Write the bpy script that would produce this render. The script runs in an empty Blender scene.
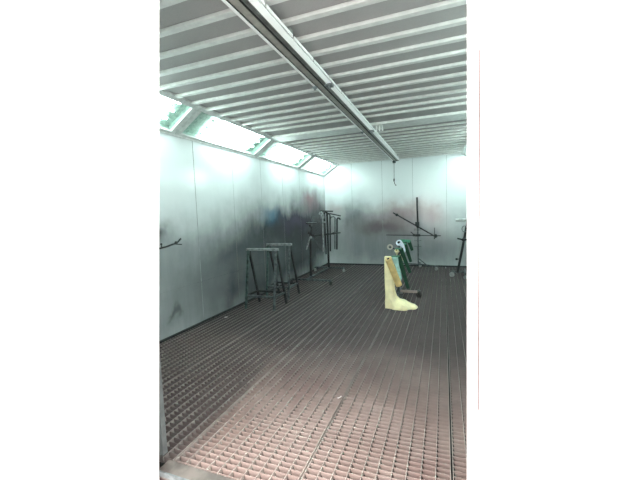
import bpy, bmesh, math, random
from mathutils import Vector, Matrix
random.seed(4)
S = bpy.context.scene
C = S.collection
V = Vector

# ---------------------------------------------------------------- materials
def nodes(name):
    m = bpy.data.materials.new(name); m.use_nodes = True
    nt = m.node_tree; return m, nt, nt.nodes['Principled BSDF']
def math_n(nt, op, a, b=None, clamp=False):
    n = nt.nodes.new('ShaderNodeMath'); n.operation = op; n.use_clamp = clamp
    for i, v in enumerate((a, b)):
        if v is None: continue
        if isinstance(v, (int, float)): n.inputs[i].default_value = v
        else: nt.links.new(v, n.inputs[i])
    return n.outputs[0]
def mix_n(nt, fac, a, b):
    n = nt.nodes.new('ShaderNodeMix'); n.data_type = 'RGBA'
    for k, v in ((0, fac), (6, a), (7, b)):
        if isinstance(v, (int, float)): n.inputs[k].default_value = v
        elif isinstance(v, tuple): n.inputs[k].default_value = (*v[:3], 1)
        else: nt.links.new(v, n.inputs[k])
    return n.outputs[2]
def pos(nt): return nt.nodes.new('ShaderNodeNewGeometry').outputs['Position']
def vec_n(nt, op, a, b):
    n = nt.nodes.new('ShaderNodeVectorMath'); n.operation = op
    for i, v in enumerate((a, b)):
        if isinstance(v, tuple): n.inputs[i].default_value = v
        else: nt.links.new(v, n.inputs[i])
    return n
def noise(nt, vec, scale, detail=3, rough=.5, stretch=(1, 1, 1)):
    v = vec_n(nt, 'MULTIPLY', vec, stretch).outputs[0]
    n = nt.nodes.new('ShaderNodeTexNoise'); n.inputs['Scale'].default_value = scale
    n.inputs['Detail'].default_value = detail; n.inputs['Roughness'].default_value = rough
    nt.links.new(v, n.inputs['Vector']); return n
def ramp01(nt, v, lo, hi):
    n = nt.nodes.new('ShaderNodeMapRange'); n.inputs[1].default_value = lo; n.inputs[2].default_value = hi
    n.interpolation_type = 'SMOOTHSTEP'
    nt.links.new(v, n.inputs[0]); return n.outputs[0]
def simple(name, col, rough=.5, metal=0, var=.12, scale=14, bump=0.0):
    m, nt, b = nodes(name)
    n = noise(nt, pos(nt), scale)
    dark = tuple(c * (1 - var * 2) for c in col); light = tuple(min(1, c * (1 + var)) for c in col)
    nt.links.new(mix_n(nt, ramp01(nt, n.outputs[0], .3, .7), dark, light), b.inputs['Base Color'])
    b.inputs['Roughness'].default_value = rough; b.inputs['Metallic'].default_value = metal
    if bump:
        bp = nt.nodes.new('ShaderNodeBump'); bp.inputs['Strength'].default_value = bump; bp.inputs['Distance'].default_value = .01
        nt.links.new(n.outputs[0], bp.inputs['Height']); nt.links.new(bp.outputs[0], b.inputs['Normal'])
    return m
def wall_mat(name, blobs, axis, base=(.76, .82, .83), rough=.16):
    """glossy painted panel; overspray clouds at (u, z): u is y on side walls, x on the back wall"""
    m, nt, b = nodes(name)
    p = pos(nt)
    warp = noise(nt, p, 1.3, 4, .6)
    w = vec_n(nt, 'MULTIPLY', vec_n(nt, 'SUBTRACT', warp.outputs['Color'], (.5, .5, .5)).outputs[0], (.9, .9, .7)).outputs[0]
    q = vec_n(nt, 'ADD', p, w).outputs[0]
    streak = noise(nt, p, 3.0, 4, .6, (2.2, 2.2, .35))
    mott = noise(nt, p, 1.6, 5, .6)
    col = base
    for (u, z, su, sz, strength, c) in blobs:
        ctr = (u, 0, z) if axis == 'x' else (0, u, z)
        inv = (1 / su, 0, 1 / sz) if axis == 'x' else (0, 1 / su, 1 / sz)
        d = vec_n(nt, 'MULTIPLY', vec_n(nt, 'SUBTRACT', q, ctr).outputs[0], inv).outputs[0]
        dd = vec_n(nt, 'DOT_PRODUCT', d, d).outputs['Value']
        e = math_n(nt, 'POWER', 2.718, math_n(nt, 'MULTIPLY', dd, -1.0))
        k = math_n(nt, 'MULTIPLY', e, math_n(nt, 'ADD', math_n(nt, 'MULTIPLY', streak.outputs[0], .45), .78))
        col = mix_n(nt, math_n(nt, 'MULTIPLY', k, strength, True), col, c)
    # faint grime
    col = mix_n(nt, math_n(nt, 'MULTIPLY', ramp01(nt, mott.outputs[0], .5, .8), .12), col, (.35, .38, .38))
    nt.links.new(col, b.inputs['Base Color'])
    b.inputs['Roughness'].default_value = rough
    bp = nt.nodes.new('ShaderNodeBump'); bp.inputs['Strength'].default_value = .25; bp.inputs['Distance'].default_value = .02
    nn = noise(nt, p, 2.2, 2, .4)
    nt.links.new(nn.outputs[0], bp.inputs['Height']); nt.links.new(bp.outputs[0], b.inputs['Normal'])
    return m

G = (.038, .046, .050)
GM = (.16, .18, .19)
M = {}
M['wall_left'] = wall_mat('left wall paint', [
    (7.4, .95, 2.7, .85, 1.7, G), (5.3, .66, 1.5, .58, 1.6, G), (8.8, 1.65, .95, .55, .8, (.05, .05, .06)),
    (9.3, 1.2, 1.2, .8, .7, G), (4.2, .62, .8, .28, .9, (.08, .09, .1)), (4.2, .15, 3.6, .85, .82, (.20, .225, .23)), (3.6, .9, 1.6, .5, .35, GM), (7.0, .25, 2.6, .35, .7, G),
    (3.25, 1.33, .14, .14, .8, (.06, .07, .07)), (3.75, 1.2, .3, .2, .4, GM), (3.15, 1.0, .22, .28, .55, GM),
    (6.3, 1.62, .32, .18, .6, (.10, .24, .36)), (8.4, 2.0, .5, .22, .7, (.26, .10, .13)), (7.4, 1.45, .7, .25, .3, (.16, .12, .22)),
    (3.43, .3, .05, .12, .6, G), (4.75, .35, .16, .35, .5, G)], 'y')
M['wall_back'] = wall_mat('back wall paint', [
    (-2.55, 1.5, .45, .5, .8, (.10, .13, .14)), (-3.3, 1.3, .35, .8, .5, GM), (-1.75, 1.12, .8, .30, 1.05, (.07, .045, .055)),
    (-1.15, 1.6, .5, .32, .6, (.32, .15, .16)), (-1.4, 1.25, .9, .45, .55, (.19, .11, .125)), (-.35, 1.5, .4, .28, .5, (.40, .21, .23)),
    (-.6, .75, .6, .35, .55, GM), (-2.4, .7, .9, .55, .5, GM), (-1.2, .45, 2.9, .7, .85, GM), (-1.5, 1.1, 1.7, .5, .4, (.16, .13, .14)),
    (-3.1, 1.75, .3, .16, .35, (.35, .2, .22)), (.4, .8, .8, .6, .3, GM)], 'x')
M['wall_right'] = wall_mat('right wall paint', [(6.5, 1.0, 3, .6, .5, GM)], 'y')
M['front'] = simple('outer white paint', (.9, .89, .885), .5, 0, .01)
M['jamb'] = simple('jamb grey paint', (.12, .135, .135), .45, 0, .1)
M['rib'] = simple('ceiling rib paint', (.72, .74, .72), .4, 0, .05)
M['frame'] = simple('pale enamelled steel', (.70, .74, .72), .35, 0, .08)
M['reflector'] = simple('lamp reflector', (.42, .54, .49), .4, 0, .12, 25)
M['galv'] = simple('galvanised track', (.36, .38, .36), .38, .6, .12)
M['galv_light'] = simple('white track flange', (.95, .97, .96), .35, .0, .0)
M['black'] = simple('black slot', (.015, .016, .016), .6)
M['iron'] = simple('overspray covered dark iron', (.016, .019, .021), .75, 0, .3, 30)
M['steel'] = simple('worn grey steel', (.10, .12, .125), .45, .5, .3, 20)
M['steel_light'] = simple('bright worn steel', (.24, .27, .275), .4, .5, .2, 20)
M['green_iron'] = simple('greenish worn steel', (.05, .085, .078), .45, .3, .3, 18)
M['rubber'] = simple('rubber', (.03, .03, .03), .7)
M['wheel'] = simple('grey castor wheel', (.32, .34, .34), .5, .1)
M['green'] = simple('dark green enamel', (.000, .038, .017), .85, 0, .1, 20)
M['teal'] = simple('teal enamel', (.04, .22, .13), .35, 0, .15, 20)
M['paper_tan'] = simple('tan masking paper', (.62, .47, .20), .7, 0, .12, 12)
M['paper_yellow'] = simple('pale yellow masking sheet', (.90, .84, .52), .6, 0, .06, 10, .2)
M['paper_cream'] = simple('cream paper', (.80, .76, .52), .7, 0, .06)
M['film_blue'] = simple('pale aqua film', (.42, .70, .68), .35, 0, .12, 16)
M['film_white'] = simple('pale blue white roll', (.68, .78, .88), .5, 0, .12, 22)
M['tape'] = simple('beige tape', (.50, .48, .42), .7, 0, .05)
M['brass'] = simple('pinkish bare steel', (.40, .32, .30), .4, .4, .1)
M['conc'] = simple('concrete floor', (.45, .44, .43), .8, 0, .08, 3)
M['pit'] = simple('pit floor', (.04, .036, .034), .9, 0, .2)
M['scrap'] = simple('scrap paper', (.85, .8, .78), .8)
M['wall_seam'] = simple('panel joint', (.25, .28, .28), .6)
M['thres'] = simple('worn threshold steel', (.20, .165, .15), .42, .35, .18, 9)
M['brown'] = simple('brown plenum face', (.12, .075, .07), .7, 0, .25, 8)

# ceiling filter cloth
m, nt, b = nodes('ceiling filter cloth'); p = pos(nt)
n1 = noise(nt, p, 70, 2, .6, (1, 3, 1)); n2 = noise(nt, p, 2.5, 3)
c = mix_n(nt, n1.outputs[0], (.34, .335, .33), (.47, .46, .45)); c = mix_n(nt, math_n(nt, 'MULTIPLY', n2.outputs[0], .3), c, (.30, .31, .32))
nt.links.new(c, b.inputs['Base Color']); b.inputs['Roughness'].default_value = .95; M['cloth'] = m

# grating: brown steel, dried primer dust in patches
m, nt, b = nodes('grating steel'); p = pos(nt)
n1 = noise(nt, p, 1.1, 4, .6); n2 = noise(nt, p, 9, 3, .6); n3 = noise(nt, p, .9, 3, .6)
sep = nt.nodes.new('ShaderNodeSeparateXYZ'); nt.links.new(p, sep.inputs[0])
def soot_and_shade(nt, n_out, sep):
    # overspray soot plus painted-in fall-off of door light and shadow of the left jamb
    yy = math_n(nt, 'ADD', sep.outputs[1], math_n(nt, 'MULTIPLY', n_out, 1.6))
    a_ = ramp01(nt, yy, 2.0, 4.9)  # darker with depth: overspray, with the fading door light painted in
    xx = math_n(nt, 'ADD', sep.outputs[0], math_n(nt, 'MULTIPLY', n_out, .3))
    l_ = math_n(nt, 'SUBTRACT', 1.0, ramp01(nt, xx, -1.68, -1.35))  # shadow of the left door jamb, painted into the steel colour
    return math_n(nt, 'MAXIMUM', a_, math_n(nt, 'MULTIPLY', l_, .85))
so = soot_and_shade(nt, n3.outputs[0], sep)
c = mix_n(nt, ramp01(nt, n1.outputs[0], .35, .65), (.35, .26, .23), (.46, .365, .33))
c = mix_n(nt, math_n(nt, 'MULTIPLY', ramp01(nt, n3.outputs[0], .5, .68), .5), c, (.37, .20, .18))
c = mix_n(nt, math_n(nt, 'MULTIPLY', ramp01(nt, n2.outputs[0], .45, .75), .3), c, (.22, .18, .17))
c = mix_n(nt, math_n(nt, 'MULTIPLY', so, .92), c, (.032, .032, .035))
nt.links.new(c, b.inputs['Base Color']); b.inputs['Roughness'].default_value = .55
M['grate'] = m
m, nt, b = nodes('load bar steel'); p = pos(nt)
n1 = noise(nt, p, 2, 4, .6); n3 = noise(nt, p, .9, 3, .6)
sep = nt.nodes.new('ShaderNodeSeparateXYZ'); nt.links.new(p, sep.inputs[0])
c = mix_n(nt, ramp01(nt, n1.outputs[0], .35, .65), (.38, .31, .28), (.52, .44, .40))
c = mix_n(nt, math_n(nt, 'MULTIPLY', soot_and_shade(nt, n3.outputs[0], sep), .75), c, (.11, .11, .11))
nt.links.new(c, b.inputs['Base Color']); b.inputs['Roughness'].default_value = .62
M['bar'] = m

# lamp tube
m, nt, b = nodes('fluorescent tube')
b.inputs['Base Color'].default_value = (.9, .95, .93, 1)
b.inputs['Emission Color'].default_value = (.93, 1.0, .99, 1); b.inputs['Emission Strength'].default_value = 20.0
M['tube'] = m
# pane: clear glass that lets light through
m = bpy.data.materials.new('lamp glass'); m.use_nodes = True; nt = m.node_tree; nt.nodes.clear()
o = nt.nodes.new('ShaderNodeOutputMaterial'); t = nt.nodes.new('ShaderNodeBsdfTransparent'); g = nt.nodes.new('ShaderNodeBsdfGlossy')
g.inputs['Roughness'].default_value = .08; t.inputs[0].default_value = (.93, .98, .965, 1)
mx = nt.nodes.new('ShaderNodeMixShader'); mx.inputs[0].default_value = .06; nt.links.new(t.outputs[0], mx.inputs[1]); nt.links.new(g.outputs[0], mx.inputs[2])
nt.links.new(mx.outputs[0], o.inputs[0]); M['glass'] = m

# ---------------------------------------------------------------- mesh helpers
def B(): return bmesh.new()
def box(bm, lo, hi, mat=None):
    lo, hi = V(lo), V(hi)
    vs = [bm.verts.new((x, y, z)) for x in (lo.x, hi.x) for y in (lo.y, hi.y) for z in (lo.z, hi.z)]
    if mat is not None:
        for v in vs: v.co = mat @ v.co
    for f in ((0, 1, 3, 2), (4, 6, 7, 5), (0, 4, 5, 1), (2, 3, 7, 6), (0, 2, 6, 4), (1, 5, 7, 3)):
        bm.faces.new([vs[i] for i in f])
def frame_of(d, ref=None):
    d = V(d).normalized()
    r = V(ref) if ref else (V((0, 0, 1)) if abs(d.z) < .9 else V((0, 1, 0)))
    s = d.cross(r).normalized(); return s, s.cross(d).normalized(), d
def bar(bm, a, b_, w, h, ref=None):
    """rectangular bar from a to b"""
    a, b_ = V(a), V(b_); s, u, d = frame_of(b_ - a, ref)
    ring = [(-w / 2, -h / 2), (w / 2, -h / 2), (w / 2, h / 2), (-w / 2, h / 2)]
    A = [bm.verts.new(a + s * x + u * y) for x, y in ring]; Bv = [bm.verts.new(b_ + s * x + u * y) for x, y in ring]
    for i in range(4): bm.faces.new((A[i], A[(i + 1) % 4], Bv[(i + 1) % 4], Bv[i]))
    bm.faces.new(A[::-1]); bm.faces.new(Bv)
def tube(bm, pts, r, n=10, radii=None, cap=True):
    pts = [V(p) for p in pts]; rings = []
    for i, p in enumerate(pts):
        d = (pts[min(i + 1, len(pts) - 1)] - pts[max(i - 1, 0)])
        s, u, _ = frame_of(d)
        rr = radii[i] if radii else r
        rings.append([bm.verts.new(p + (s * math.cos(k * 2 * math.pi / n) + u * math.sin(k * 2 * math.pi / n)) * rr) for k in range(n)])
    for a, b_ in zip(rings, rings[1:]):
        for k in range(n): bm.faces.new((a[k], a[(k + 1) % n], b_[(k + 1) % n], b_[k]))
    if cap: bm.faces.new(rings[0][::-1]); bm.faces.new(rings[-1])
def pipe(bm, a, b_, ro, ri, n=20):
    """hollow cylinder"""
    a, b_ = V(a), V(b_); s, u, d = frame_of(b_ - a)
    R = []
    for p, r in ((a, ri), (a, ro), (b_, ro), (b_, ri)):
        R.append([bm.verts.new(p + (s * math.cos(k * 2 * math.pi / n) + u * math.sin(k * 2 * math.pi / n)) * r) for k in range(n)])
    for i in range(4):
        p, q = R[i], R[(i + 1) % 4]
        for k in range(n): bm.faces.new((p[k], p[(k + 1) % n], q[(k + 1) % n], q[k]))
def sphere(bm, c, r, sx=1, sy=1, sz=1):
    bmesh.ops.create_uvsphere(bm, u_segments=12, v_segments=8, radius=r, matrix=Matrix.Translation(c) @ Matrix.Diagonal((sx, sy, sz, 1)))
def prism(bm, pts, off):
    off = V(off); a = [bm.verts.new(p) for p in pts]; b_ = [bm.verts.new(V(p) + off) for p in pts]
    n = len(a)
    for i in range(n): bm.faces.new((a[i], a[(i + 1) % n], b_[(i + 1) % n], b_[i]))
    bm.faces.new(a[::-1]); bm.faces.new(b_)
ORG = {}
def obj(name, bm, mat, parent=None, origin=None, smooth=False, bevel=0):
    """links a bmesh given in world coordinates as one object"""
    o0 = V(origin) if origin is not None else (ORG[parent.name] if parent else V((0, 0, 0)))
    bmesh.ops.recalc_face_normals(bm, faces=bm.faces)
    bmesh.ops.translate(bm, verts=bm.verts, vec=-o0)
    me = bpy.data.meshes.new(name); bm.to_mesh(me); bm.free()
    me.materials.append(M[mat] if isinstance(mat, str) else mat)
    if smooth:
        me.shade_smooth()
    o = bpy.data.objects.new(name, me); C.objects.link(o)
    if parent: o.parent = parent
    else: o.location = o0
    ORG[o.name] = o0
    if bevel:
        md = o.modifiers.new('bevel', 'BEVEL'); md.width = bevel; md.segments = 2; md.limit_method = 'ANGLE'
    if smooth:
        es = o.modifiers.new('edges', 'EDGE_SPLIT'); es.split_angle = math.radians(40)
    return o
def empty(name, loc):
    o = bpy.data.objects.new(name, None); C.objects.link(o); o.location = loc; o.empty_display_size = .1
    ORG[o.name] = V(loc); return o
def tag(o, label, cat, group=None):
    o['label'] = label; o['category'] = cat
    if group: o['group'] = group
    return o
def struct(name, bm, mat, parent=None, bevel=0):
    o = obj(name, bm, mat, parent, bevel=bevel)
    if not parent: o['kind'] = 'structure'
    return o

XL, XR, YF, YB, ZB, ZC = -3.46, .95, 1.52, 9.65, 2.75, 3.05     # booth shell
XLC, XRC = -3.0, .49

# ---------------------------------------------------------------- walls
bm = B(); box(bm, (XL - .1, YF, -.62), (XL, YB + .1, ZB)); wl = struct('wall_left', bm, 'wall_left')
bm = B()
for k in range(7):
    y = 3.95 + .95 * (k - 2)
    w_ = .004 if k == 2 else .0015
    if 3 < y < 9.5: box(bm, (XL, y - w_, .0), (XL + .002, y + w_, ZB - .01))
obj('panel_joint', bm, 'wall_seam', wl)
bm = B(); box(bm, (XL, YF, .615), (XL + .006, YB, .63)); obj('panel_rail', bm, M['wall_left'], wl)
bm = B(); box(bm, (XL, YF, 0), (XL + .03, YB, .025)); struct('baseboard_left', bm, 'iron')
bm = B(); box(bm, (XL - .1, YB, -.62), (XR + .1, YB + .1, ZC + .1)); wb = struct('wall_back', bm, 'wall_back')
bm = B()
for x in (-2.59, -1.68, -.82, .07): box(bm, (x - .003, YB - .003, 0), (x + .003, YB, ZC))
obj('panel_joint', bm, 'wall_seam', wb)
bm = B(); box(bm, (XL, YB - .03, 0), (XR, YB, .035)); struct('baseboard_back', bm, 'iron')
bm = B(); box(bm, (XR, YF, -.62), (XR + .1, YB + .1, ZB)); struct('wall_right', bm, 'wall_right')

# front wall with the doorway: the left leaf stands a little out of plumb
YO = 1.44
def wedge(bm, pts, back):
    a = [bm.verts.new(p) for p in pts]; b_ = [bm.verts.new(p) for p in back]; n = len(a)
    for i in range(n): bm.faces.new((a[i], a[(i + 1) % n], b_[(i + 1) % n], b_[i]))
    bm.faces.new(a[::-1]); bm.faces.new(b_)
lp = [(-4.6, -.9), (-1.722, -.55), (-1.694, .0), (-1.419, 2.774), (-1.386, 3.02), (-1.386, 4.1), (-4.6, 4.1)]
bm = B(); wedge(bm, [(x, YO, z) for x, z in lp], [(x - (.09 if x > -4 else 0), YO + .07, z) for x, z in lp])
struct('wall_front_left', bm, 'front')
rp = [(.0885, -.9), (2.1, -.9), (2.1, 4.1), (.0855, 4.1), (.0855, 2.7)]
bm = B(); wedge(bm, [(x, YO, z) for x, z in rp], [(x + (.012 if x < 1 else 0), YO + .07, z) for x, z in rp])
wr = struct('wall_front_right', bm, 'front')
bm = B(); box(bm, (.1282, YO - .0008, .76), (.1324, YO, 2.2)); obj('door_seal', bm, simple('pinkish seal', (.10, .04, .04), .6), wr)
bm = B(); box(bm, (-1.3855, YO, 3.02), (.085, YO + .07, 4.1)); struct('wall_front_top', bm, 'front')
bm = B(); box(bm, (-1.83, 1.515, .05), (-1.73, 1.55, 3.0)); struct('trim_1', bm, 'jamb')
bm = B(); box(bm, (-4.4, YO, -.9), (-1.75, YO + .005, -.5)); bm.free()

# ---------------------------------------------------------------- floor
bm = B(); box(bm, (XL - .1, YO, -.62), (XR + .1, YB + .1, -.55)); fl = struct('floor', bm, 'pit')
PW = .862; X0 = -.82
cols = [(X0 - 3 * PW - .045, X0 - 3 * PW + PW), (X0 - 2 * PW, X0 - PW), (X0 - PW, X0), (X0, X0 + PW), (X0 + PW, XR)]
rows = [1.55, 2.56, 3.47, 4.37, 5.27, 6.17, 7.07, 7.97, 8.87, 9.65]
def grate_mesh(w, l, parent_name):
    """load bars run in depth, deep slats run across"""
    bm = B(); nb = max(2, round(w / .0837)); px = (w - .004) / nb
    for i in range(nb + 1):
        x = .002 + i * px; box(bm, (x - .002, .004, -.042), (x + .002, l - .004, .001))
    bm2 = B(); ns = round(l / .0443); py = (l - .016) / ns
    for j in range(ns + 1):
        y = .008 + j * py
        # each slat leans slightly; its left lower corner is notched beside the load bar
        for i in range(nb):
            xa, xb = .002 + i * px + .0025, .002 + (i + 1) * px - .0025
            f = [(xa, -.001, 0), (xb, -.001, 0), (xb, -.036, 0), (xa + .017, -.036, 0), (xa + .004, -.010, 0)]
            a = [bm2.verts.new((q[0], y + q[1] * .30, q[1])) for q in f]; b_ = [bm2.verts.new((q[0], y + .004 + q[1] * .30, q[1])) for q in f]
            bm2.faces.new(a); bm2.faces.new(b_[::-1])
            for t in range(5): bm2.faces.new((a[t], b_[t], b_[(t + 1) % 5], a[(t + 1) % 5]))
    return bm, bm2
cache = {}
def make(bm, mat):
    bmesh.ops.recalc_face_normals(bm, faces=bm.faces)
    me = bpy.data.meshes.new('grating'); bm.to_mesh(me); bm.free(); me.materials.append(M[mat]); return me
for (xa, xb) in cols:
    for ya, yb in zip(rows, rows[1:]):
        key = (round(xb - xa, 3), round(yb - ya, 3))
        if key not in cache:
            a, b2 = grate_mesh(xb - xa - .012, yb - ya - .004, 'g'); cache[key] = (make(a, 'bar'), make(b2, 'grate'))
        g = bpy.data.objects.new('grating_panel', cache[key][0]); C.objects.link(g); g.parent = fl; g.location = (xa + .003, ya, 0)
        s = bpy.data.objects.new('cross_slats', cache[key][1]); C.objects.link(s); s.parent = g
# bearer beams beneath the panel joints
bm = B()
for x in [c_[1] for c_ in cols[:4]]: box(bm, (x - .03, 1.55, -.2), (x + .03, YB, -.05))
for y in rows[1:-1]: box(bm, (XL, y - .02, -.16), (XR, y + .02, -.06))
obj('bearer_beams', bm, 'iron', fl)
# threshold
bm = B(); prism(bm, [(-1.72, 1.455, .002), (-1.72, 1.548, .002), (-1.72, 1.548, -.05), (-1.72, 1.455, -.05)], (1.805, 0, 0)); struct('trim_2', bm, 'thres', bevel=.003)
bm = B(); box(bm, (-1.74, 1.447, .003), (.087, 1.456, -.03)); struct('trim_3', bm, 'steel_light')
bm = B(); box(bm, (-1.79, 1.46, -.6), (.087, 1.53, -.052)); struct('trim_4', bm, 'brown')
bm = B(); box(bm, (-14, -14, -.7), (14, YO + .07, -.62)); box(bm, (-14, YO + .07, -.7), (-6, 6, -.62)); struct('floor_hall', bm, 'conc')

# ---------------------------------------------------------------- ceiling
bm = B(); box(bm, (XLC - .06, YF, ZC + .012), (XRC + .06, YB, ZC + .08)); ce = struct('ceiling', bm, 'cloth')
y = 2.06 - .272 * 2; k = 0
while y < YB - .1:
    if not (5.3 < y < 5.85):
        bm = B(); box(bm, (XLC + .03, y, ZC - .018), (XRC - .03, y + .058, ZC + .012)); obj('ceiling_rib', bm, 'rib', ce, bevel=.006)
    y += .272; k += 1
bm = B(); box(bm, (XLC + .03, 5.5, ZC - .03), (XRC - .03, 5.87, ZC + .012)); obj('ceiling_beam', bm, 'rib', ce, bevel=.008)
bm = B(); prism(bm, [(XLC - .03, YF, ZC - .035), (XLC + .035, YF, ZC - .012), (XLC + .035, YF, ZC + .012), (XLC - .03, YF, ZC + .012)], (0, YB - YF, 0)); struct('trim_5', bm, 'frame')
bm = B(); prism(bm, [(XRC + .03, YF, ZC - .035), (XRC - .035, YF, ZC - .012), (XRC - .035, YF, ZC + .012), (XRC + .03, YF, ZC + .012)], (0, YB - YF, 0)); struct('trim_6', bm, 'frame')

# ---------------------------------------------------------------- lamp panels in the sloping corners
def lamp_panel(side, ya, yb, label, group=None):
    """side -1: over the left wall; the panel fills the slope from the wall head to the ceiling edge"""
    if side < 0: a = V((XL, 0, ZB)); t = V((XLC, 0, ZC))
    else: a = V((XR, 0, ZB)); t = V((XRC, 0, ZC))
    u = (t - a).normalized(); W = (t - a).length
    nrm = V((u.z, 0, -u.x)) if side < 0 else V((-u.z, 0, u.x))         # into the booth
    def P(y, s, h): return a + u * s + nrm * h + V((0, y, 0))
    root = empty('lamp_panel', P((ya + yb) / 2, 0, 0)); tag(root, label, 'light', group)
    def slab(bm, y0, y1, s0, s1, h0, h1):
        prism(bm, [P(y0, s0, h0), P(y0, s1, h0), P(y0, s1, h1), P(y0, s0, h1)], (0, y1 - y0, 0))
    bm = B()                                                        # reflector tray
    slab(bm, ya, yb, 0, W, -.13, -.12)
    slab(bm, ya, yb, -.01, .01, -.12, -.02); slab(bm, ya, yb, W - .01, W + .01, -.12, -.02)
    slab(bm, ya, ya + .02, 0, W, -.12, -.02); slab(bm, yb - .02, yb, 0, W, -.12, -.02)
    obj('reflector', bm, 'reflector', root)
    bm = B()                                                        # frame with mitred look
    slab(bm, ya, yb, -.005, .05, -.02, .012); slab(bm, ya, yb, W - .05, W + .005, -.02, .012)
    slab(bm, ya, ya + .085, .05, W - .05, -.02, .012); slab(bm, yb - .085, yb, .05, W - .05, -.02, .012)
    fr_ = obj('frame', bm, 'frame', root, bevel=.004)
    for q in range(5):
        yy = ya + .12 + q * (yb - ya - .24) / 4; bm = B(); slab(bm, yy - .02, yy + .02, -.03, -.004, .0, .018); obj('clip', bm, 'steel_light', fr_)
    bm = B(); slab(bm, ya + .08, yb - .08, .045, W - .045, -.012, -.008); obj('glass_pane', bm, 'glass', root)
    L0, L1 = ya + .58, yb - .26
    n = 6
    for q in range(n):
        s = .06 + (W - .12) * (q + .5) / n
        sh = (-.05, .05)[q % 2]
        bm = B(); tube(bm, [P(L0 + sh, s, -.07), P(L1 + sh, s, -.07)], .019, 10)
        tb = obj('tube', bm, 'tube', root, smooth=True)
        for e0, e1 in ((L0 + sh - .045, L0 + sh - .001), (L1 + sh + .001, L1 + sh + .045)):
            bm = B(); tube(bm, [P(e0, s, -.07), P(e1, s, -.07)], .016, 8); obj('tube_socket', bm, 'reflector', tb)
    return root
yl = [1.57, 3.6, 5.66, 7.70, 9.63]
LL = ['first lamp panel over the left wall, cut off by the left edge of the doorway', 'large glowing lamp panel over the left wall, the widest one in view',
      'glowing lamp panel high over the left wall right above the sawhorses, third from the doorway', 'farthest glowing lamp panel over the left wall, ending at the back corner']
GL = 'lamp panels in the sloping ceiling corners'
for i in range(4): lamp_panel(-1, yl[i] + .003, yl[i + 1] - .003, LL[i], GL)
for i in range(4):
    if i == 3: lamp_panel(1, yl[3] + .003, yl[4] - .003, 'lamp panel over the right wall whose tip shows in the back right ceiling corner', GL)
    else: lamp_panel(1, yl[i] + .003, yl[i + 1] - .003, 'lamp panel high over the right wall hidden behind the white front wall', GL)
bm = B(); box(bm, (XL, YF, ZB - .02), (XL + .018, YB, ZB - .004)); struct('trim_7', bm, 'frame')
# sloping outer skin behind the lamps
for sd, nm in ((-1, 'trim_8'), (1, 'trim_9')):
    a = V((XL if sd < 0 else XR, YF, ZB)); t = V((XLC if sd < 0 else XRC, YF, ZC)); out = V((sd * .20, 0, .26))
    bm = B(); prism(bm, [a + out * .62, t + out * .62, t + out * .75, a + out * .75], (0, YB - YF, 0)); struct(nm, bm, 'frame')

# ---------------------------------------------------------------- overhead track
rt = empty('overhead_rail', (-1.18, 1.52, 2.93)); tag(rt, 'long grey overhead track running under the ceiling to the back wall', 'rail')
YA, YE = 1.52, 9.1
def run(bm, x0, x1, z0, z1, y0=YA, y1=YE): box(bm, (x0, y0, z0), (x1, y1, z1))
bm = B(); run(bm, -1.275, -1.185, 2.965, 2.985); run(bm, -1.272, -1.266, 2.94, 2.965); obj('track', bm, 'galv', rt)
bm = B(); run(bm, -1.283, -1.262, 2.935, 2.942); obj('left_lip', bm, 'galv_light', rt)
bm = B(); run(bm, -1.262, -1.254, 2.94, 2.964); run(bm, -1.196, -1.180, 2.945, 2.964); obj('slot', bm, 'black', rt)
bm = B(); run(bm, -1.252, -1.198, 2.944, 2.964); obj('cover_strip', bm, simple('warm grey strip', (.40, .39, .35), .45, .2, .1), rt)
bm = B()
for x in (-1.178, -1.164, -1.150): run(bm, x, x + .008, 2.945, 2.975)
obj('guide', bm, 'galv', rt)
bm = B(); prism(bm, [(-1.140, YA, 2.945), (-1.104, YA, 2.962), (-1.104, YA, 2.972), (-1.140, YA, 2.972)], (0, YE - YA, 0)); obj('flange', bm, 'galv_light', rt)
bm = B()
yy = 1.6
while yy < 5.3:
    box(bm, (-1.098, yy, 2.968), (-1.089, yy + .40, 2.99)); yy += .43
while yy < 8.9:
    box(bm, (-1.098, yy, 2.968), (-1.091, yy + .56, 2.99)); yy += .58
obj('side_plate', bm, 'galv_light', rt)
bm = B()
for yy in (2.4, 3.9, 5.6, 7.2, 8.7): box(bm, (-1.26, yy, 2.985), (-1.10, yy + .05, ZC - .0181)); box(bm, (-1.14, yy, 2.972), (-1.10, yy + .05, 2.985))
obj('hanger', bm, 'galv', rt)
for yy in (3.33, 5.50):
    bm = B(); tube(bm, [(-1.275, yy + .025, 2.905), (-1.275, yy + .025, 2.93)], .012); box(bm, (-1.295, yy, 2.925), (-1.255, yy + .05, 2.95)); obj('joint_bracket', bm, 'steel_light', rt); bm = B(); box(bm, (-1.16, yy + .02, 2.925), (-1.085, yy + .09, 2.948)); tube(bm, [(-1.12, yy + .05, 2.90), (-1.12, yy + .05, 2.93)], .013)
    if yy > 5:
        obj('joint_bracket', bm, 'steel_light', rt)
        for xx in (-1.05, -1.0, -.95): bm = B(); tube(bm, [(xx, yy + .1, 2.95), (xx, yy + .1, 3.02)], .007); sphere(bm, (xx, yy + .1, 2.95), .015); obj('ceiling_bolt', bm, 'galv_light', rt)
    else: obj('joint_bracket', bm, 'steel_light', rt)
bm = B(); box(bm, (-1.29, 9.1, 2.93), (-1.13, 9.115, 2.99)); obj('end_cap', bm, 'iron', rt)
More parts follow.
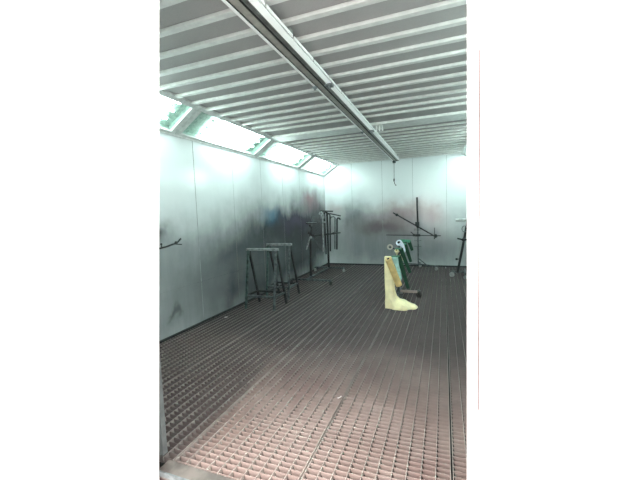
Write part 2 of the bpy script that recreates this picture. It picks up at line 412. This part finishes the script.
# hook hanging from a trolley at the end of the track
hk = empty('hanging_hook', (-1.235, 9.02, 2.9)); tag(hk, 'thin steel cable with a hook hanging from the far end of the overhead track', 'hook')
bm = B(); box(bm, (-1.27, 8.97, 2.87), (-1.20, 9.07, 2.929)); tube(bm, [(-1.275, 9.0, 2.9), (-1.195, 9.0, 2.9)], .03, 12); obj('trolley', bm, 'steel', hk, bevel=.005)
bm = B(); tube(bm, [(-1.24, 9.02, 2.87), (-1.243, 9.02, 2.6), (-1.245, 9.02, 2.45)], .008); obj('cable', bm, 'steel_light', hk, smooth=True)
bm = B(); tube(bm, [(-1.245, 9.02, 2.46), (-1.25, 9.02, 2.39)], .018)
tube(bm, [(-1.25, 9.02, 2.40), (-1.235, 9.02, 2.34), (-1.215, 9.02, 2.29), (-1.20, 9.02, 2.275), (-1.19, 9.02, 2.29)], .009)
obj('hook', bm, 'iron', hk, smooth=True)

# ---------------------------------------------------------------- sawhorses
def sawhorse(x0, x1, yc, yf, yb, z, label, off=0.0, matl='steel'):
    r = empty('sawhorse', ((x0 + x1) / 2, yc, 0)); tag(r, label, 'sawhorse', 'sawhorses by the left wall')
    bm = B(); bar(bm, (x0 - .02, yc, z - .02), (x1 + .02, yc, z - .02), .05, .04); obj('top_bar', bm, 'steel_light', r, bevel=.003)
    t = {}
    for x, xf, kk in ((x0 + .02, x0 + .02 + off, 'l'), (x1 - .02, x1 - .02 + off, 'r')):
        for y, mt in ((yf, 'steel' if kk == 'r' else 'green_iron'), (yb, 'iron')):
            top = V((x, yc + (.012 if y > yc else -.012), z - .04)); foot = V((xf, y, .004))
            bm = B(); bar(bm, top, foot, .035, .03, (1, 0, 0)); lg = obj('leg', bm, mt, r)
            t[kk, y] = (top, foot)
    h = .78
    def at(k_, y_, f): a, b_ = t[k_, y_]; return a.lerp(b_, f)
    bm = B(); bar(bm, at('l', yf, h), at('r', yf, h), .03, .03); obj('brace', bm, 'steel', r)
    bm = B(); bar(bm, at('l', yb, h), at('r', yb, h), .03, .03); obj('brace', bm, 'iron', r)
    bm = B(); bar(bm, at('r', yf, h), at('r', yb, h), .03, .03); obj('brace', bm, 'steel', r)
    bm = B(); bar(bm, at('l', yf, h), at('l', yb, h), .03, .03); obj('brace', bm, 'iron', r)
    return r
sawhorse(-3.25, -2.66, 4.93, 4.72, 5.18, 1.03, 'nearer of the two grey metal sawhorses by the left wall', .02)
sawhorse(-3.24, -2.74, 5.62, 5.42, 5.92, 1.05, 'farther metal sawhorse by the left wall, standing partly behind the nearer one', .02)

# ---------------------------------------------------------------- castor helper
def castor(x, y, parent, r=.05, wm='wheel', dz=.004):
    bm = B(); box(bm, (x - .028, y - .012, r), (x - .022, y + .012, r * 2 + .03)); box(bm, (x + .022, y - .012, r), (x + .028, y + .012, r * 2 + .03))
    box(bm, (x - .028, y - .025, r * 2 + .024), (x + .028, y + .025, r * 2 + .032)); tube(bm, [(x - .03, y, r + dz), (x + .03, y, r + dz)], .007)
    c_ = obj('castor', bm, 'steel', parent)
    bm = B(); tube(bm, [(x - .012, y - .014, r + dz), (x + .012, y + .014, r + dz)], r, 18); obj('wheel', bm, wm, c_, smooth=True, bevel=.004)

# ---------------------------------------------------------------- hanging rack near the left back corner
rk = empty('painting_rack', (-2.9, 7.4, 0)); tag(rk, 'dark wheeled painting rack with hanging rods in the back left corner', 'rack')
bm = B(); bar(bm, (-2.93, 6.74, .115), (-2.93, 8.36, .115), .04, .04); bar(bm, (-2.95, 6.99, .14), (-2.86, 7.06, .14), .06, .02); obj('base_bar', bm, 'steel', rk)
bm = B(); bar(bm, (-3.3, 6.74, .115), (-2.33, 6.74, .115), .04, .04); obj('base_bar', bm, 'steel', rk)
bm = B(); bar(bm, (-3.38, 8.37, .115), (-2.53, 8.37, .115), .04, .04); obj('base_bar', bm, 'steel', rk)
for x, y in ((-3.3, 6.74), (-2.35, 6.74), (-3.36, 8.37), (-2.53, 8.37)): castor(x, y, rk, .045, 'rubber' if y < 7 else 'wheel')
bm = B(); bar(bm, (-2.93, 7.02, .13), (-2.90, 7.02, 1.1), .045, .045); obj('upright', bm, 'iron', rk)
bm = B(); bar(bm, (-2.93, 8.3, .13), (-2.93, 8.3, 1.62), .045, .045); obj('upright', bm, 'iron', rk)
bm = B(); tube(bm, [(-2.9, 7.02, 1.05), (-2.87, 7.0, 1.2), (-2.85, 6.98, 1.36)], .022); bar(bm, (-2.98, 6.98, 1.38), (-2.72, 6.98, 1.38), .05, .02); sphere(bm, (-2.87, 6.95, 1.33), .035)
obj('support_head', bm, 'iron', rk)
bm = B(); bar(bm, (-2.97, 6.975, 1.397), (-2.73, 6.975, 1.397), .03, .012); obj('head_plate', bm, 'steel_light', rk)
bm = B(); tube(bm, [(-2.9, 7.02, 1.09), (-2.7, 7.4, 1.085), (-2.44, 7.86, 1.10)], .02)
for f in (.3, .55, .75): p = V((-2.9, 7.02, 1.09)).lerp(V((-2.44, 7.86, 1.10)), f); sphere(bm, p, .032)
bar(bm, (-2.95, 6.98, 1.17), (-2.80, 7.06, 1.05), .05, .05); obj('cross_arm', bm, 'iron', rk)
bm = B(); tube(bm, [(-2.93, 8.3, 1.6), (-2.74, 7.75, 1.64), (-2.52, 7.1, 1.62)], .02); obj('top_arm', bm, 'iron', rk)
def hang(pa, pb, r_, mt, hookdir=.06):
    bm = B(); pa, pb = V(pa), V(pb); tube(bm, [pb, pa, pa + V((hookdir * .3, 0, .03)), pa + V((hookdir, 0, .02)), pa + V((hookdir * 1.15, 0, -.02))], r_, 8)
    obj('hanging_rod', bm, mt, rk, smooth=True)
hang((-2.90, 6.98, 1.05), (-2.97, 6.9, .78), .017, 'steel_light', .03)
hang((-2.645, 7.18, 1.60), (-2.655, 7.18, .70), .017, 'steel_light', -.07)
hang((-2.66, 7.35, 1.60), (-2.65, 7.35, .62), .020, 'iron')
hang((-2.66, 7.75, 1.55), (-2.68, 7.75, .64), .019, 'iron', -.08)
hang((-2.52, 7.72, 1.48), (-2.55, 7.72, .70), .017, 'steel', -.1)
hang((-2.50, 7.82, 1.44), (-2.53, 7.82, .68), .022, 'iron', .07)
bm = B(); box(bm, (-2.68, 7.13, 1.48), (-2.60, 7.17, 1.58)); box(bm, (-2.645, 7.12, 1.38), (-2.57, 7.16, 1.41)); obj('clamp', bm, 'steel_light', rk)
bm = B(); bar(bm, (-2.85, 7.6, 1.66), (-2.5, 7.5, 1.64), .03, .03); bar(bm, (-2.6, 7.3, 1.61), (-2.42, 7.86, 1.52), .025, .025); obj('top_arm', bm, 'iron', rk)

# ---------------------------------------------------------------- rod on the left wall
lr = empty('wall_hook_rod', (-3.33, 2.9, 1.22)); tag(lr, 'thin dark knobbed rod sticking out low on the left wall beside the doorway edge', 'hook rod')
bm = B(); tube(bm, [(-3.33, 2.3, 1.17), (-3.33, 2.9, 1.215), (-3.32, 3.2, 1.245), (-3.30, 3.36, 1.28), (-3.29, 3.42, 1.33)], .011); tube(bm, [(-3.31, 3.3, 1.27), (-3.30, 3.44, 1.25)], .007)
obj('rod', bm, 'iron', lr, smooth=True)
bm = B()
for y, z in ((2.45, 1.18), (3.0, 1.222)): tube(bm, [(-3.459, y, z), (-3.33, y, z)], .01); box(bm, (-3.4599, y - .03, z - .04), (-3.452, y + .03, z + .04))
obj('wall_bracket', bm, 'steel', lr)
bm = B(); sphere(bm, (-3.30, 3.34, 1.285), .018); sphere(bm, (-3.32, 3.12, 1.285), .014); tube(bm, [(-3.32, 3.12, 1.235), (-3.32, 3.12, 1.28)], .006)
obj('knob', bm, 'black', lr, smooth=True)

# ---------------------------------------------------------------- cross-arm stand before the back wall
cs = empty('cross_arm_stand', (-.66, 9.15, 0)); tag(cs, 'dark wheeled post stand with a slanting arm and a level arm before the back wall', 'stand')
bm = B(); tube(bm, [(-.655, 9.15, .1), (-.66, 9.15, 1.25)], .017, 12); obj('post', bm, 'steel', cs, smooth=True)
bm = B(); tube(bm, [(-.66, 9.15, 1.2), (-.672, 9.15, 1.94)], .023, 12); obj('upper_post', bm, 'iron', cs, smooth=True)
bm = B(); tube(bm, [(-1.30, 9.10, 1.55), (-.23, 9.10, .895)], .017, 10); sphere(bm, (-1.2, 9.10, 1.488), .04); sphere(bm, (-.66, 9.10, 1.16), .035); box(bm, (-.72, 9.09, 1.17), (-.62, 9.15, 1.28)); obj('slanting_arm', bm, 'iron', cs, smooth=True)
bm = B(); tube(bm, [(-1.50, 9.12, .94), (-.9, 9.12, .925), (-.08, 9.12, .905)], .011, 10); sphere(bm, (-.76, 9.1, .93), .035); bar(bm, (-.84, 9.1, 1.02), (-.73, 9.1, .92), .02, .02); tube(bm, [(-.73, 9.12, .92), (-.60, 9.15, .92)], .03); obj('level_arm', bm, 'iron', cs, smooth=True)
bm = B(); sphere(bm, (-.21, 9.1, .90), .05); tube(bm, [(-.235, 9.1, .9), (-.232, 9.1, 1.12)], .008); tube(bm, [(-.23, 9.1, .9), (-.24, 9.1, .82)], .014); obj('end_clamp', bm, 'iron', cs, smooth=True)
bm = B()
for z in (1.06, 1.09, .78, .62): tube(bm, [(-.76, 9.15, z), (-.57, 9.15, z)], .007)
obj('cross_pin', bm, 'steel', cs)
bm = B(); bar(bm, (-1.2, 9.32, .13), (-.655, 9.15, .13), .035, .035); obj('foot_bar', bm, 'steel', cs)
bm = B(); bar(bm, (-.655, 9.15, .14), (-.2, 9.0, .115), .035, .035); bar(bm, (-.655, 9.15, .3), (-.45, 9.08, .14), .02, .02); obj('foot_bar', bm, 'steel', cs)
bm = B(); bar(bm, (-.655, 9.15, .13), (-.63, 9.5, .13), .035, .035); obj('foot_bar', bm, 'steel', cs)
castor(-.19, 9.0, cs, .045, 'wheel'); castor(-1.19, 9.32, cs, .045, 'wheel'); castor(-.63, 9.48, cs, .045, 'wheel')

# ---------------------------------------------------------------- stand on the right, cut by the door jamb
rs = empty('leaning_pole_stand', (.4, 8.2, 0)); tag(rs, 'dark wheeled stand with a leaning pole, half hidden by the right doorway edge', 'stand')
bm = B(); bar(bm, (.17, 8.2, .125), (.75, 8.25, .125), .045, .045); obj('base_bar', bm, 'steel', rs)
bm = B(); bar(bm, (.45, 7.95, .125), (.47, 8.6, .125), .04, .04); obj('base_bar', bm, 'steel', rs)
castor(.17, 8.18, rs, .06); castor(.74, 8.25, rs, .05); castor(.45, 7.96, rs, .045)
bm = B(); tube(bm, [(.29, 8.2, .11), (.41, 8.2, .76), (.485, 8.2, 1.2)], .026, 12); obj('pole', bm, 'iron', rs, smooth=True)
bm = B(); tube(bm, [(.285, 8.16, .915), (.38, 8.16, .89), (.56, 8.16, .88)], .018); sphere(bm, (.425, 8.18, .88), .045); obj('cross_arm', bm, 'iron', rs, smooth=True)
bm = B(); tube(bm, [(.27, 8.17, .43), (.345, 8.19, .43)], .01); sphere(bm, (.27, 8.17, .43), .028); obj('knob', bm, 'iron', rs, smooth=True)
bm = B()
ring = [(.44 + .055 * math.cos(a_ * math.pi / 8), 8.18, 1.13 + .07 * math.sin(a_ * math.pi / 8)) for a_ in range(-6, 11)]
tube(bm, ring, .008); obj('hook', bm, 'steel', rs, smooth=True)
bm = B(); tube(bm, [(.485, 8.2, 1.18), (.50, 8.2, 1.30)], .02); obj('neck', bm, 'iron', rs)
bm = B(); tube(bm, [(.25, 8.2, 1.335), (.85, 8.2, 1.335)], .035, 14); obj('top_tube', bm, simple('pale grey tube', (.42, .45, .45), .4, .1), rs, smooth=True)

# ---------------------------------------------------------------- masking paper stand
ps = empty('masking_stand', (-.68, 5.9, 0)); tag(ps, 'green masking paper stand on castors in the middle of the booth', 'stand')
bm = B(); bar(bm, (-.80, 6.12, .11), (-.46, 6.12, .11), .04, .04); obj('base_bar', bm, 'brass', ps)
bm = B(); bar(bm, (-.78, 5.72, .11), (-.78, 6.35, .11), .035, .035); obj('base_bar', bm, 'steel', ps)
castor(-.435, 6.12, ps, .055, 'rubber'); castor(-.78, 5.76, ps, .045); castor(-.78, 6.32, ps, .045)
bm = B(); bar(bm, (-.78, 6.0, .12), (-.76, 6.0, .97), .045, .045); obj('post', bm, 'steel', ps)
bm = B(); bar(bm, (-.74, 5.45, .80), (-.70, 6.3, .99), .03, .02); obj('spine', bm, 'iron', ps)
def blade(pa, pb, w, label_m='green'):
    bm = B(); pa, pb = V(pa), V(pb); d = (pb - pa).normalized(); s = V((0, 1, 0)).cross(d).normalized()
    q = .35
    prism(bm, [pa - s * w / 2, pa + s * w / 2, pb + s * w * .32, pb - s * w * .32], (0, .05, 0)); return obj('blade', bm, label_m, ps, bevel=.003)
blade((-.70, 5.42, .862), (-.548, 5.36, .34), .075)
blade((-.712, 5.80, .94), (-.552, 5.76, .52), .072)
blade((-.675, 6.08, 1.02), (-.565, 6.06, .665), .070)
blade((-.625, 6.29, 1.04), (-.556, 6.27, .85), .070)
bm = B(); box(bm, (-.80, 5.35, .855), (-.68, 5.39, .872)); obj('arm_plate', bm, 'teal', ps)
bm = B(); box(bm, (-.79, 5.72, .935), (-.69, 5.76, .955)); obj('arm_plate', bm, 'teal', ps)
bm = B(); box(bm, (-.79, 6.06, .985), (-.64, 6.10, 1.01)); obj('arm_plate', bm, 'teal', ps)
bm = B(); prism(bm, [(-.775, 6.26, 1.005), (-.60, 6.26, 1.0), (-.575, 6.26, 1.055), (-.77, 6.26, 1.065)], (0, .03, 0)); obj('arm_plate', bm, 'teal', ps)
bm = B(); tube(bm, [(-.78, 6.0, .86), (-.85, 5.97, .92), (-.912, 5.935, .952), (-.914, 5.90, .952)], .008); obj('tape_peg', bm, 'iron', ps)
for (a_, b_) in (((-.808, 5.06, .862), (-.675, 5.24, .419)), ((-.765, 6.0, 1.03), (-.69, 6.2, .87)), ((-.775, 5.75, .915), (-.715, 5.95, .72))):
    bm = B(); tube(bm, [V(a_) + (V(a_) - V(b_)).normalized() * .012, V(b_) + (V(b_) - V(a_)).normalized() * .02], .018 if b_[1] < 5.3 else .010, 8); obj('spindle', bm, 'iron', ps)

def roll(name, pa, pb, ro, ri, mt, label, cat='paper roll'):
    r = empty(name, V(pa).lerp(V(pb), .5)); tag(r, label, cat)
    bm = B(); pipe(bm, pa, pb, ro, ri + .008, 24); obj('wound_paper', bm, mt, r, smooth=True)
    bm = B(); pipe(bm, V(pa) - (V(pb) - V(pa)).normalized() * .004, pb, ri + .007, ri, 16); obj('core', bm, 'paper_tan' if mt != 'film_white' else 'black', r, smooth=True)
    return r
tr_ = roll('masking_paper_roll', (-.808, 5.06, .862), (-.675, 5.24, .419), .052, .024, 'paper_tan', 'tan masking paper roll leaning at the front of the green stand')
# the unwound sheet falling to the floor
def ring_sheet(z, cx, cy, rx, ry, wr, n=48, ph=0):
    pts = []
    for k in range(n):
        a_ = 2 * math.pi * k / n
        w_ = 1 + wr * math.sin(5 * a_ + ph) + wr * .7 * math.sin(9 * a_ + 2.1 * ph + 1)
        pts.append(V((cx + rx * math.cos(a_) * w_, cy + ry * math.sin(a_) * w_, z)))
    return pts
rings = [ring_sheet(*a_) for a_ in (
    (.872, -.850, 5.29, .045, .020, .0, 48, 0), (.862, -.850, 5.29, .058, .035, .02, 48, 0), (.75, -.848, 5.29, .062, .042, .04, 48, .2),
    (.5, -.838, 5.30, .076, .05, .05, 48, .5), (.33, -.834, 5.32, .080, .06, .06, 48, .8), (.22, -.822, 5.34, .093, .08, .08, 48, 1.1), (.145, -.795, 5.37, .128, .11, .10, 48, 1.5),
    (.095, -.745, 5.40, .195, .15, .08, 48, 1.9), (.06, -.70, 5.42, .25, .18, .07, 48, 2.2), (.028, -.685, 5.43, .27, .20, .07, 48, 2.4), (.006, -.688, 5.43, .262, .195, .08, 48, 2.4))]
bm = B(); prev = None
for rg in rings:
    # keep the left side hanging plumb
    cur = [bm.verts.new((max(p.x, -.915 + .004 * math.sin(p.z * 30)), p.y, p.z + (.02 * math.sin(7 * p.x * 4) * math.sin(p.y * 23) if p.z < .2 and p.z > .01 else 0))) for p in rg]
    if prev:
        for k in range(48): bm.faces.new((prev[k], prev[(k + 1) % 48], cur[(k + 1) % 48], cur[k]))
    else: bm.faces.new(cur)
    prev = cur
bm.faces.new(prev[::-1])
o = obj('masking_sheet', bm, 'paper_yellow', None, origin=(-.8, 5.35, 0), smooth=True)
tag(o, 'pale yellow masking sheet hanging to the floor and pooling there', 'sheet')
bm = B(); prism(bm, [(-.80, 5.40, .85), (-.715, 5.40, .845), (-.655, 5.40, .50), (-.675, 5.40, .455)], (.01, .02, -.002))
o = obj('masking_film_sheet', bm, 'film_blue', None, origin=(-.74, 5.4, .6)); tag(o, 'pale aqua film sheet hanging between the tan roll and the first green blade', 'sheet')
roll('masking_film_roll', (-.765, 6.0, 1.03), (-.69, 6.2, .87), .055, .02, 'film_white', 'pale blue and white film roll high at the back of the green stand', 'film roll')
roll('cream_paper_roll', (-.775, 5.75, .915), (-.715, 5.95, .72), .036, .014, 'paper_cream', 'small cream paper roll below the blue and white film roll')
bm = B(); prism(bm, [(-.712, 5.94, 1.008), (-.668, 5.94, 1.008), (-.638, 5.94, .88), (-.678, 5.94, .853), (-.702, 5.94, .89)], (0, .015, 0))
o = obj('film_scrap', bm, 'film_white', None, origin=(-.68, 5.94, .9)); tag(o, 'crumpled pale film strip hanging below the blue and white roll', 'film')
bm = B(); pipe(bm, (-.914, 5.925, .951), (-.914, 5.96, .951), .05, .03, 24)
o = obj('tape_roll', bm, 'tape', None, origin=(-.914, 5.94, .95), smooth=True); tag(o, 'small beige ring of masking tape hung left of the green stand', 'tape')

# ---------------------------------------------------------------- scraps on the grating
def scrap(x, y, pts, label):
    bm = B(); prism(bm, [(x + a_, y + b_, .004 + c_) for a_, b_, c_ in pts], (0, 0, .002)); o = obj('paper_scrap', bm, 'scrap', None, origin=(x, y, .003)); tag(o, label, 'scrap', 'paper scraps on the grating')
scrap(-.855, 2.57, [(-.02, 0, 0), (0, -.008, .002), (.02, .012, .012), (.016, .025, .012), (0, .006, .002)], 'tiny white paper scrap near the middle of the front grating')
scrap(-3.26, 4.22, [(-.03, 0, 0), (.02, -.02, .002), (.035, .015, .006), (0, .02, .002)], 'tiny pale scrap on the grating before the left wall')

# ---------------------------------------------------------------- daylight of the hall, camera
w = bpy.data.worlds.new('hall daylight'); S.world = w; w.use_nodes = True
bg = w.node_tree.nodes['Background']; bg.inputs[0].default_value = (1.0, .955, .93, 1); bg.inputs[1].default_value = 4.2
cam = bpy.data.cameras.new('camera'); co = bpy.data.objects.new('camera', cam); C.objects.link(co)
r2 = V((0.93505507, 0.352753, -0.03517584)); u2 = V((0.00423793, 0.08809579, 0.99610299)); fw = V((-0.35447716, 0.93156022, -0.08087948))
Mx = Matrix((r2, u2, -fw)).transposed().to_4x4(); Mx.translation = (0, 0, 1.6)
co.matrix_world = Mx
cam.sensor_fit = 'HORIZONTAL'; cam.sensor_width = 36; cam.lens = 327.228 / 640 * 36; cam.clip_start = .05
S.camera = co
S.view_settings.view_transform = 'Standard'; S.view_settings.look = 'None'; S.view_settings.exposure = .15; S.view_settings.gamma = 1
S.view_settings.use_curve_mapping = False
